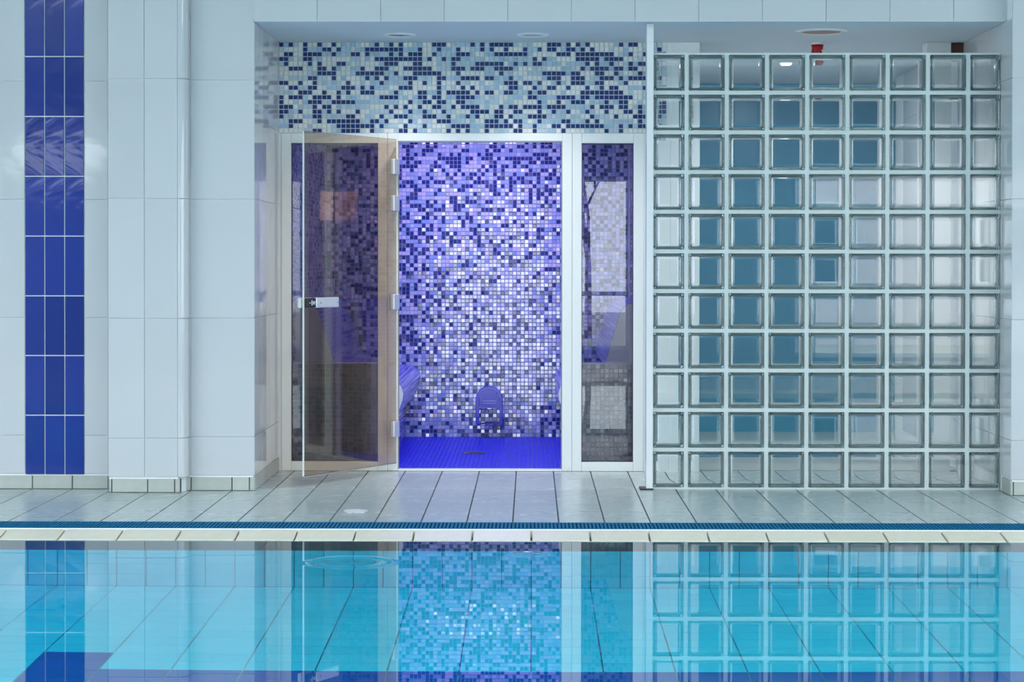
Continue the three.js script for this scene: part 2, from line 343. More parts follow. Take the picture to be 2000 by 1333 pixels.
sideLight('window_1', 'white framed dark side window behind the open glass door', FX0, FX1 - 0.001, PX(568.5, 0), PX(738, 0), PY(902.5, 0), PY(280, 0));
sideLight('window_2', 'narrow white framed dark side window beside the glass blocks', FX2 + 0.001, FX3, PX(1136, 0), PX(1237, 0), PY(903, 0), PY(280, 0));
const DOOR_X0 = PX(777, 0), DOOR_X1 = PX(1098, 0), DOOR_TOP = PY(276, 0), SILL = PY(917.5, 0);
{
  const f = structure('trim_1', 'white metal frame around the steam room doorway', 'door frame');
  part(f, 'jamb', rbox(FX1, DOOR_X0, 0.001, FTOP, -0.06, 0.004), M.frameWhite);
  part(f, 'jamb', rbox(DOOR_X1, FX2, 0.001, FTOP, -0.06, 0.004), M.frameWhite);
  part(f, 'head', rbox(DOOR_X0, DOOR_X1, DOOR_TOP, FTOP, -0.06, 0.003), M.frameWhite);
  part(f, 'sill', rbox(DOOR_X0, DOOR_X1, 0.001, SILL, -0.06, 0.012), M.frameWhite);
  for (const [x, s] of [[DOOR_X0, 1], [DOOR_X1, -1]]) part(f, 'door_seal', box(Math.min(x, x + 0.006 * s), Math.max(x, x + 0.006 * s), SILL, DOOR_TOP, -0.02, 0.0), M.gasketGrey);
  part(f, 'door_seal', box(DOOR_X0, DOOR_X1, DOOR_TOP - 0.006, DOOR_TOP, -0.02, 0.0), M.gasketGrey);
  for (const x of [DOOR_X0 - 0.03, DOOR_X1 + 0.03]) part(f, 'screw_cap', new THREE.CylinderGeometry(0.005, 0.005, 0.004, 10), M.metal, [x, 0.012, 0.006], [Math.PI / 2, 0, 0]);
}
{ // frameless bronze glass leaf, swung outwards
  const hx = DOOR_X0 - 0.004, hz = 0.026, ZF = 0.765;
  const xf = PX(592, ZF, 600), W = Math.hypot(xf - hx, ZF - hz), ang = Math.atan2(ZF - hz, xf - hx);
  const d = structure('door_1', 'frameless bronze glass door standing open outwards', 'door', [hx, 0, hz]);
  d.rotation.y = -ang;                                         // local +x runs from the hinges to the free edge
  const y0 = 0.05, y1 = DOOR_TOP + 0.006;
  tag(part(d, 'glass_leaf', box(0.008, W - 0.004, y0, y1, -0.004, 0.004), M.bronzeGlass), 'bronze tinted glass sheet');
  part(d, 'polished_edge', box(W - 0.004, W, y0, y1, -0.004, 0.004), M.glassEdge);
  part(d, 'polished_edge', box(0.008, W - 0.004, y1, y1 + 0.002, -0.004, 0.004), M.gasketGrey);
  part(d, 'bottom_seal', box(0.008, W - 0.004, y0 - 0.006, y0, -0.004, 0.004), M.gasketGrey);
  for (const py of [327, 398, 590, 837]) {
    const y = PY(py, 0), h = part(d, 'hinge', rbox(-0.006, 0.05, y - 0.042, y + 0.042, -0.016, 0.016, 0.004), M.alu);
    part(h, 'hinge_pin', new THREE.CylinderGeometry(0.009, 0.009, 0.088, 12), M.metal, [-0.006, y, 0]);
  }
  // lock case and latch: the face towards the pool is local -z or +z, whichever looks at the camera
  const side = -1, hy = PY(592, ZF - 0.1), h = new THREE.Group(); h.name = 'handle'; d.add(h); h.userData.label = 'white lock plate with lever';
  part(h, 'plate', rbox(W - 0.285, W - 0.085, hy - 0.026, hy + 0.026, side * 0.012 - 0.009, side * 0.012 + 0.009, 0.005), M.alu);
  part(h, 'lock_case', rbox(W - 0.085, W - 0.012, hy - 0.024, hy + 0.024, side * 0.011 - 0.008, side * 0.011 + 0.008, 0.003), M.black);
  part(h, 'key_turn', rbox(W - 0.07, W - 0.02, hy - 0.003, hy + 0.003, side * 0.024 - 0.004, side * 0.024 + 0.004, 0.002), M.metal);
  part(h, 'key_turn', rbox(W - 0.045, W - 0.037, hy - 0.014, hy + 0.014, side * 0.024 - 0.004, side * 0.024 + 0.004, 0.002), M.metal);
  part(h, 'outer_knob', rbox(W - 0.11, W - 0.012, hy - 0.026, hy + 0.026, -side * 0.034 - 0.012, -side * 0.034 + 0.012, 0.006), M.white);
  part(h, 'spindle', rbox(W - 0.07, W - 0.05, hy - 0.01, hy + 0.01, -0.03, 0.03, 0.003), M.metal);
  for (const x of [W - 0.27, W - 0.12]) part(h, 'screw', new THREE.CylinderGeometry(0.005, 0.005, 0.004, 10), M.metal, [x, hy, side * 0.022], [Math.PI / 2, 0, 0]);
}

// ---------------------------------------------------------------- steam room
const SX0 = X_ALC + 0.05, SX1 = 0.63, SZ = -2.1, SP = 0.0255;
const steamMosaic = () => { const r = rnd(); return r < 0.42 ? NAVY : r < 0.72 ? one(LIGHT) : one(PALE); };
{
  const b = structure('wall_steam_back', 'far wall of the steam room in glittering blue mosaic', 'wall');
  part(b, 'wall_body', box(SX0 - 0.1, SX1 + 0.1, -0.1, 2.4, SZ - 0.15, SZ - 0.003), M.steamGrout);
  mosaic(b, 'mosaic_tiles', Math.floor((SX1 - SX0) / SP), 80, SP, M.mosaicPearl, [SX0, 0.002, SZ], [1, 0, 0], [0, 1, 0], 0.04, steamMosaic, 0.14, 0.016);
  const l = structure('wall_steam_left', 'left side wall of the steam room in blue mosaic', 'wall');
  part(l, 'wall_body', box(SX0 - 0.04, SX0 - 0.003, -0.1, 2.4, SZ, -0.062), M.steamGrout);
  mosaic(l, 'mosaic_tiles', 79, 80, SP, M.mosaicPearl, [SX0, 0.002, SZ + 0.002 + 79 * SP], [0, 0, -1], [0, 1, 0], 0.02, steamMosaic, 0.14);
  l.children[1].geometry = tileGeo(SP * 0.86, SP * 0.86, 0.004, 0.0009);
  const r = structure('wall_steam_right', 'right side wall of the steam room in blue mosaic', 'wall');
  part(r, 'wall_body', box(SX1 + 0.003, SX1 + 0.08, -0.1, 2.4, SZ, -0.1), M.steamGrout);
  mosaic(r, 'mosaic_tiles', 77, 80, SP, M.mosaicPearl, [SX1, 0.002, SZ + 0.002], [0, 0, 1], [0, 1, 0], 0.02, steamMosaic, 0.14);
  const c = structure('ceiling_steam', 'pale ceiling of the steam room', 'ceiling');
  part(c, 'ceiling_slab', box(SX0 - 0.05, SX1 + 0.05, 2.06, 2.15, SZ - 0.02, -0.1), M.white);
  const f = structure('floor_steam', 'deep blue mosaic floor of the steam room', 'floor');
  part(f, 'floor_slab', box(SX0 - 0.05, SX1 + 0.05, -0.25, -0.003, SZ - 0.05, -0.06), M.steamGrout);
  const blues = [lin(0.03, 0.04, 0.75), lin(0.045, 0.05, 0.82), lin(0.025, 0.04, 0.68)];
  mosaic(f, 'mosaic_tiles', Math.floor((SX1 - SX0) / SP), 80, SP, M.steamFloorTile, [SX0, 0.001, -0.062], [1, 0, 0], [0, 0, -1], 0.012, () => one(blues), 0.06);
  // low mosaic end walls just behind the side windows
  for (const [a, e, nm, lb] of [[SX0, PX(776, -0.25), 'bench_end_wall', 'low mosaic end wall of the bench behind the open glass door'], [PX(1100, -0.25), SX1, 'bench_end_wall', 'low mosaic end wall behind the narrow side window']]) {
    const q = thing(nm, lb, 'low wall');
    part(q, 'wall_body', box(a, e, 0, 0.572, -0.33, -0.253), M.steamGrout);
    mosaic(q, 'mosaic_tiles', Math.floor((e - a) / SP), 22, SP, M.mosaicPearl, [a, 0.008, -0.25], [1, 0, 0], [0, 1, 0], 0.03, () => { const k = rr(0.25, 0.6); return lin(k * rr(0.8, 1.1), k * rr(0.85, 1.05), k * rr(0.8, 1.1)); }, 0.14);
  }
  // benches with rounded noses along both side walls
  const bench = (label, x, s, depth) => {
    const t = thing('steam_bench', label, 'bench', [0, 0, 0]);
    const P = [[0, 0], [depth - 0.1, 0], [depth - 0.1, 0.2], [depth - 0.03, 0.29], [depth - 0.005, 0.36], [depth, 0.4], [depth - 0.012, 0.44], [depth - 0.05, 0.462], [depth - 0.3, 0.5], [0.22, 0.56], [0.13, 0.86], [0.09, 0.9], [0, 0.91]];
    const sh = new THREE.Shape(); P.forEach(([u, v], i) => i ? sh.lineTo(x + s * u, v) : sh.moveTo(x + s * u, v)); sh.closePath();
    const g = new THREE.ExtrudeGeometry(sh, { depth: -0.34 - (SZ + 0.004), bevelEnabled: false }); g.translate(0, 0, SZ + 0.004);
    part(t, 'bench_body', g, M.steamGrout);
    // narrow tile courses that follow the curve
    const c = []; for (let i = 1; i + 1 < P.length; i++) {
      const [ax, ay] = P[i], [bx, by] = P[i + 1], L = Math.hypot(bx - ax, by - ay), n = Math.max(1, Math.round(L / SP));
      for (let k = 0; k < n; k++) {
        const gg = tileGeo(L / n - 0.003, -0.342 - SZ - 0.006, 0.004, 0.0009).clone(); gg.rotateX(-Math.PI / 2);
        const nx = (by - ay) / L, ny = -(bx - ax) / L, u = ax + (bx - ax) * (k + 0.5) / n, v = ay + (by - ay) * (k + 0.5) / n;
        gg.rotateZ(Math.atan2(by - ay, s * (bx - ax)) + (s > 0 ? Math.PI : 0)); gg.translate(x + s * (u - nx * 0 + nx * -0.001), v - ny * 0.001, (SZ - 0.336) / 2);
        c.push(gg);
      }
    }
    const m = part(t, 'bench_tiles', mergeGeometries(c), M.benchTile); m.userData.kind = 'stuff';
  };
  bench('curved blue tiled bench along the wall behind the open glass door', SX0, 1, PX(818, -1.9) - SX0);
  bench('curved blue tiled bench along the wall behind the narrow side window', SX1, -1, SX1 - PX(1087, -1.2));
  // steam outlet hood
  const hx = PX(956, SZ + 0.05), hy0 = PY(827, SZ + 0.05), hy1 = PY(755, SZ + 0.05), hw = 0.082;
  const arch = (w, y1, y0) => { const s = new THREE.Shape(); s.moveTo(-w, y0); s.lineTo(-w, y1 - w); s.absarc(0, y1 - w, w, Math.PI, 0, true); s.lineTo(w, y0); s.closePath(); return s; };
  const H = hy1 - hy0, o = thing('steam_outlet_hood', 'arched clear blue cover over the steam outlet low on the mosaic wall', 'vent', [hx, hy0, SZ + 0.006]);
  const shell = arch(hw, H, 0); shell.holes.push(arch(hw - 0.016, H - 0.016, 0.0015));
  part(o, 'shell', new THREE.ExtrudeGeometry(shell, { depth: 0.1, bevelEnabled: true, bevelSize: 0.004, bevelThickness: 0.004, bevelSegments: 2, curveSegments: 20 }), M.acrylic);
  const fr = new THREE.ExtrudeGeometry(arch(hw - 0.018, H - 0.018, 0.1), { depth: 0.006, bevelEnabled: false, curveSegments: 20 }); fr.translate(0, 0, 0.085);
  part(o, 'front_plate', fr, M.acrylic);
  for (const y of [0.128, 0.143]) part(o, 'slot_rib', rbox(-0.045, 0.045, y, y + 0.005, 0.092, 0.1, 0.002), M.white);
  part(o, 'nozzle', new THREE.CylinderGeometry(0.02, 0.024, 0.07, 20), M.metal, [0, 0.11, 0.035], [Math.PI / 2, 0, 0]);
  // floor drain
  const dz = -1.0, dr = thing('steam_floor_drain', 'dark round drain in the blue steam room floor', 'drain', [PX(927, dz, 887), 0.004, dz]);
  part(dr, 'rim', new THREE.RingGeometry(0.055, 0.07, 28).rotateX(-Math.PI / 2), M.metal, [0, 0.002, 0]);
  part(dr, 'grate', new THREE.CylinderGeometry(0.056, 0.056, 0.003, 28), M.black);
  // unseen lamp, placed on the ceiling to light the steam room violet
  const lp = thing('unseen_steam_ceiling_lamp', 'unseen flat violet blue lamp lighting the steam room from its ceiling', 'ceiling light', [(SX0 + SX1) / 2, 2.055, -1.38]);
  part(lp, 'housing', box(-0.5, 0.5, -0.01, 0.004, -0.2, 0.2), M.white);
  part(lp, 'diffuser', box(-0.47, 0.47, -0.016, -0.01, -0.17, 0.17), std(lin(0.5, 0.5, 0.9), 0.5, { emissive: STEAM_COLOUR, emissiveIntensity: 1.5 }));
  const L = new THREE.RectAreaLight(STEAM_COLOUR, STEAM_LIGHT, 0.94, 0.34); L.name = 'steam_lamp'; L.position.set(0, -0.022, 0); L.rotation.x = -Math.PI / 2; lp.add(L);
}

// ---------------------------------------------------------------- shower room behind the glass blocks
{
  const f = structure('wall_shower_back', 'blue green painted far wall of the shower behind the glass blocks', 'wall');
  part(f, 'wall_body', box(SX1 + 0.05, X_RIGHT + 0.1, -0.2, 2.4, -2.8, -2.6), M.teal);
  const l = structure('wall_shower_left', 'white side wall of the shower beside the steam room', 'wall');
  part(l, 'wall_body', box(SX1 + 0.085, X_TRIM - 0.03, -0.2, 2.4, -2.6, -0.105), M.white);
  const t = structure('trim_2', 'white upright at the end of the mosaic wall behind the glass blocks', 'trim');
  part(t, 'post_body', rbox(X_WALL_END, X_TRIM, -0.05, CEIL, -0.1, 0.002), M.white);
  const u = structure('trim_3', 'white upright beside the dark beam behind the glass blocks', 'trim');
  part(u, 'post_body', rbox(PX(1810, 0, 95), PX(1858, 0, 95), -0.05, CEIL, -0.12, 0.0), M.white);
  const b = structure('trim_4', 'dark brown wooden beam under the shower ceiling', 'beam');
  part(b, 'beam_body', rbox(PX(1859, 0, 95), X_RIGHT + 0.01, CEIL - 0.062, CEIL - 0.002, -0.14, -0.02, 0.004), M.brownWood);
  const fl = structure('floor_shower', 'grey tiled floor of the shower', 'floor');
  part(fl, 'floor_slab', box(SX1 + 0.06, X_RIGHT + 0.05, -0.3, -0.001, -2.7, -0.1), M.skirting[2]);
  const lp = thing('shower_ceiling_lamp', 'small round white lamp on the shower ceiling', 'ceiling light', [PX(1535, -1.07, 122), CEIL, -1.07]);
  part(lp, 'trim_ring', new THREE.CylinderGeometry(0.075, 0.08, 0.012, 32), M.white, [0, -0.004, 0]);
  part(lp, 'diffuser', new THREE.CylinderGeometry(0.035, 0.035, 0.006, 32), std(lin(0.9, 0.9, 0.9), 0.5, { emissive: SHOWER_COLOUR, emissiveIntensity: 2.0 }), [0, -0.012, 0]);
  const L = new THREE.RectAreaLight(SHOWER_COLOUR, SHOWER_LIGHT, 0.055, 0.055); L.name = 'shower_lamp'; L.position.set(0, -0.02, 0); L.rotation.x = -Math.PI / 2; lp.add(L);
  // red alarm sounder under the ceiling
  const ax = PX(1599, 0.0, 95), a = thing('alarm_sounder', 'small red alarm sounder hanging under the ceiling behind the glass blocks', 'alarm', [ax, CEIL - 0.12, -0.02]);
  part(a, 'base', new THREE.CylinderGeometry(0.03, 0.03, 0.012, 24), M.white, [-0.004, 0.114, 0]);
  const prof = [[0.0, 0], [0.026, 0], [0.033, 0.012], [0.034, 0.07], [0.03, 0.09], [0.034, 0.108], [0, 0.108]].map(([x, y]) => new THREE.Vector2(x, y));
  part(a, 'body', new THREE.LatheGeometry(prof, 28), M.red, [-0.004, 0, 0]);
  part(a, 'horn', new THREE.CylinderGeometry(0.012, 0.022, 0.02, 20), M.white, [0.03, 0.07, 0.012], [0.3, 0, -1.1]);
}
// ---------------------------------------------------------------- glass block screen
{
  const x0 = PX(1340.5, Z_BLOCK), x9 = PX(1340 + 78.6 * 7, Z_BLOCK), p = (x9 - x0) / 7, yb = PY(957, Z_BLOCK, 1600), yt = PY(103, Z_BLOCK, 1600), q = (yt - yb) / 11, s = 0.1795, dep = 0.08;
  const g = thing('glass_block_screen', 'free standing screen of square glass blocks with a white end post', 'partition', [0, 0, Z_BLOCK - dep / 2]);
  const post0 = PX(1262, Z_BLOCK), post1 = PX(1275.5, Z_BLOCK);
  // hollow block: rounded outside, wavy cavity inside
  const makeBlock = (w, v) => {
    const round = (geo, hx, hy, hz, r) => {
      const P = geo.attributes.position, a = new THREE.Vector3(), c = new THREE.Vector3();
      for (let i = 0; i < P.count; i++) { a.fromBufferAttribute(P, i); c.set(THREE.MathUtils.clamp(a.x, -hx + r, hx - r), THREE.MathUtils.clamp(a.y, -hy + r, hy - r), THREE.MathUtils.clamp(a.z, -hz + r, hz - r)); a.sub(c); if (a.lengthSq() > 1e-12) a.setLength(r); a.add(c); P.setXYZ(i, a.x, a.y, a.z); }
    };
    const o = new RoundedBoxGeometry(w, s, dep, 3, 0.011); o.deleteAttribute('uv');
    let outer = mergeVertices(o.index ? o.toNonIndexed() : o, 1e-5);
    const cw = w - 0.0115, ch = s - 0.0115, cd = dep - 0.02;
    let inner = new THREE.BoxGeometry(cw, ch, cd, 18, 18, 4); inner.deleteAttribute('uv'); inner.deleteAttribute('normal');
    inner = mergeVertices(inner, 1e-6);
    const P = inner.attributes.position;
    for (let i = 0; i < P.count; i++) {
      const x = P.getX(i), y = P.getY(i), z = P.getZ(i);
      if (Math.abs(z) > cd / 2 - 1e-6) {
        const f = Math.max(0, 1 - Math.max(Math.abs(x) / (cw / 2), Math.abs(y) / (ch / 2)) ** 6);
        P.setZ(i, z + Math.sign(z) * f * 0.0016 * noise.noise(x * 22 + v * 9.1, y * 34 + v * 3.3, z * 40 + v));
      }
    }
    round(inner, cw / 2, ch / 2, cd / 2 + 0.0014, 0.017);
    inner.computeVertexNormals();
    const ix = inner.index.array; for (let i = 0; i < ix.length; i += 3) { const t = ix[i]; ix[i] = ix[i + 1]; ix[i + 1] = t; }
    const N = inner.attributes.normal; for (let i = 0; i < N.count; i++) N.setXYZ(i, -N.getX(i), -N.getY(i), -N.getZ(i));
    return mergeGeometries([outer, inner]);
  };
  const variants = [0, 1, 2, 3, 4, 5].map((v) => makeBlock(s, v)), firstW = x0 - (p - s) / 2 - post1 - 0.004, firsts = [0, 1, 2].map((v) => makeBlock(firstW, v + 7));
  const lastEdge = X_RIGHT, lastX0 = x0 + 7 * p + (p - s) / 2, lastW = Math.min(s, lastEdge - lastX0 - 0.004), lasts = [0, 1, 2].map((v) => makeBlock(lastW, v + 11));
  for (let r = 0; r < 11; r++) for (let c = 0; c < 9; c++) {
    const y = yb + (r + 0.5) * q;
    if (c === 0) part(g, 'glass_block', firsts[r % 3], M.glassBlock, [post1 + 0.002 + firstW / 2, y, 0]);
    else if (c === 8) part(g, 'glass_block', lasts[r % 3], M.glassBlock, [lastX0 + lastW / 2, y, 0]);
    else part(g, 'glass_block', variants[Math.floor(rnd() * 6)], M.glassBlock, [x0 + (c - 0.5) * p, y, 0]);
  }
  const j = p - s + 0.001, jy = q - s + 0.001, md = dep / 2 - 0.009;
  for (let c = 0; c < 9; c++) { const x = x0 + c * p; if (x < X_RIGHT - 0.02) part(g, 'mortar_joint', box(x - j / 2, x + j / 2, yb + 0.001, yt, -md, md), M.mortar); }
  for (let r = 0; r <= 11; r++) { const y = yb + r * q; part(g, 'mortar_joint', box(post1, X_RIGHT - 0.001, r === 0 ? 0.0005 : y - jy / 2, r === 11 ? y : y + jy / 2, -md + 0.0007, md - 0.0007), M.mortar); }
  const post = part(g, 'end_post', rbox(post0, post1, 0.006, CEIL - 0.002, -0.05, 0.056, 0.003), M.postWhite); post.userData.label = 'white metal end post';
  part(g, 'post_shoe', rbox(post0 - 0.03, post1 + 0.002, 0.0005, 0.007, -0.05, 0.065, 0.002), M.black);
}

// ---------------------------------------------------------------- lamps in the alcove ceiling
function ringLamp(name, label, px, py, z, r, inside, opt) {
  const [x] = at(px, py, z), t = thing(name, label, 'ceiling light', [x, CEIL, z], opt);
  const prof = [[r * 0.72, 0.002], [r * 0.74, -0.004], [r * 0.86, -0.009], [r * 0.97, -0.006], [r, 0]].map(([a, b]) => new THREE.Vector2(a, b));
  part(t, 'trim_ring', new THREE.LatheGeometry(prof, 40), M.white);  // white stands in for bright highlights on the chrome downlight rings
  const bowl = [[0.001, -0.004], [r * 0.4, -0.006], [r * 0.74, -0.003]].map(([a, b]) => new THREE.Vector2(a, b));
  part(t, 'reflector', new THREE.LatheGeometry(bowl, 32), inside);
  if (name === 'downlight') { const L = new THREE.SpotLight(new THREE.Color(1.0, 0.93, 0.9), 2.2, 0, 0.95, 1, 2); L.name = 'downlight_lamp'; L.position.set(0, -0.02, 0); L.target.position.set(0, -2, 0.1); L.castShadow = true; L.shadow.radius = 2.5; t.add(L, L.target); }
  return t;
}
ringLamp('downlight', 'round chrome downlight in the ceiling above the open glass door', 780, 68, 0.38, 0.085, M.metal, { group: 'chrome downlights above the mosaic' });
ringLamp('downlight', 'round chrome downlight in the ceiling above the steam room doorway', 1041, 67, 0.38, 0.085, M.metal, { group: 'chrome downlights above the mosaic' });
{
  const t = ringLamp('ceiling_spotlight', 'large round ceiling light with brown inside above the glass blocks', 1604, 61, 0.52, 0.135, M.bowl);
  const L = new THREE.SpotLight(new THREE.Color(0.95, 0.97, 1.0), 3.4, 0, 1.25, 0.6, 2); L.name = 'spot'; L.position.set(0, -0.03, 0); L.target.position.set(0, -2, -0.15); L.castShadow = true; L.shadow.radius = 3; t.add(L, L.target);
}

// ---------------------------------------------------------------- deck, grate, coping
const Z_GR0 = 2.158, Z_GR1 = 2.374, Z_COP = 2.393, Z_EDGE = 2.552, POOL_X = 5.2, POOL_NEAR = 8.3;
{
  const f = structure('floor', 'wet grey tiled pool deck in front of the alcove', 'floor');
  part(f, 'floor_slab', box(-7.1, 7.1, -0.3, -0.004, -0.1, Z_GR0 - 0.004), M.groutDark);
  const P = 0.2004, xj = PX(1081, 0.05, 926), zj = [];
  zj.push(-0.05, 0.88, 1.93, Z_GR0);
  for (let i = -17; i <= 15; i++) for (let k = 0; k + 1 < zj.length; k++) {
    const x = xj + i * P + P / 2;
    if (x + P / 2 < X_ALC - 0.02 && zj[k + 1] < Z_LEFT) continue;
    if (x > X_RIGHT + P && zj[k + 1] < Z_RIGHT) continue;
    const m = part(f, 'deck_tile', tileGeo(P - 0.006, zj[k + 1] - zj[k] - 0.002, 0.008, 0.0006), M.deckTile[Math.floor(rnd() * 4)], [x, -0.008, (zj[k] + zj[k + 1]) / 2], [-Math.PI / 2, 0, Math.floor(rnd() * 2) * 0]);
    m.rotation.y = 0;
  }
  const e = structure('floor_surround', 'tiled deck on the far and short sides of the pool', 'floor');
  part(e, 'deck_strip', box(-7.1, -POOL_X - 0.3, -0.3, -0.001, Z_GR0, 12.3), M.skirting[0]);
  part(e, 'deck_strip', box(POOL_X + 0.3, 7.1, -0.3, -0.001, Z_GR0, 12.3), M.skirting[0]);
  part(e, 'deck_strip', box(-POOL_X - 0.3, POOL_X + 0.3, -0.3, -0.001, POOL_NEAR + 0.35, 12.3), M.skirting[0]);
  part(e, 'near_coping', rbox(-POOL_X - 0.3, POOL_X + 0.3, -0.3, 0.0, POOL_NEAR, POOL_NEAR + 0.35, 0.01), M.coping[2]);
  part(e, 'side_coping', rbox(-POOL_X - 0.3, -POOL_X, -0.3, 0.0, Z_GR0, POOL_NEAR, 0.01), M.coping[2]);
  part(e, 'side_coping', rbox(POOL_X, POOL_X + 0.3, -0.3, 0.0, Z_GR0, POOL_NEAR, 0.01), M.coping[2]);
  // overflow channel with a blue grate
  const gr = thing('drain_grate', 'long blue slatted overflow grate along the pool edge', 'drain grate', [0, 0, 0]);
  part(gr, 'channel', box(-POOL_X, POOL_X, -0.2, -0.06, Z_GR0 - 0.004, Z_COP), M.channel);
  part(gr, 'edge_rail', rbox(-POOL_X, POOL_X, -0.03, 0.001, Z_GR0, Z_GR0 + 0.012, 0.002), M.grate);
  part(gr, 'edge_rail', rbox(-POOL_X, POOL_X, -0.03, 0.001, Z_GR1 - 0.012, Z_GR1, 0.002), M.grate);
  const bars = []; for (let x = -3.2; x < 3.2; x += 0.0165) bars.push(box(x, x + 0.0105, -0.028, 0.0005, Z_GR0 + 0.01, Z_GR1 - 0.01));
  part(gr, 'grate_bars', mergeGeometries(bars), M.grate).userData.kind = 'stuff';
  for (const z of [Z_GR0 + 0.065, Z_GR0 + 0.135]) part(gr, 'tie_rod', box(-POOL_X, POOL_X, -0.018, -0.006, z - 0.004, z + 0.004), M.grate);
  // pool edge tiles, sloping down to the water
  const c = structure('pool_edge', 'pale handhold tiles along the pool edge', 'pool edge');
  part(c, 'edge_bed', box(-POOL_X, POOL_X, -0.3, -0.034, Z_GR1 + 0.002, Z_EDGE - 0.004), M.groutDark);
  part(c, 'edge_lip', rbox(-POOL_X, POOL_X, -0.06, 0.001, Z_GR1 + 0.002, Z_COP - 0.001, 0.004), M.white);
  const xc = PX(1037.7, Z_COP, 1037), cp = 0.2472, slope = Math.atan2(0.024, Z_EDGE - Z_COP), len = Math.hypot(0.024, Z_EDGE - Z_COP);
  for (let i = -16; i < 16; i++) part(c, 'edge_tile', tileGeo(cp - 0.007, len - 0.002, 0.03, 0.004), M.coping[Math.floor(rnd() * 3)], [xc + (i + 0.5) * cp, -0.012 - 0.03, (Z_COP + Z_EDGE) / 2], [-Math.PI / 2 + slope, 0, 0]);
  // round drain cover on the deck
  const [dx] = [PX(695, 1.79, 1002)], dc = thing('deck_drain_cover', 'small bright round drain cover in the deck tiles', 'drain cover', [dx, 0.0, 1.79]);
  part(dc, 'cover', new THREE.CylinderGeometry(0.058, 0.062, 0.004, 32), M.frameWhite, [0, 0.0022, 0]);
  part(dc, 'rim', new THREE.TorusGeometry(0.061, 0.0025, 8, 36).rotateX(Math.PI / 2), M.metal, [0, 0.0025, 0]);
}

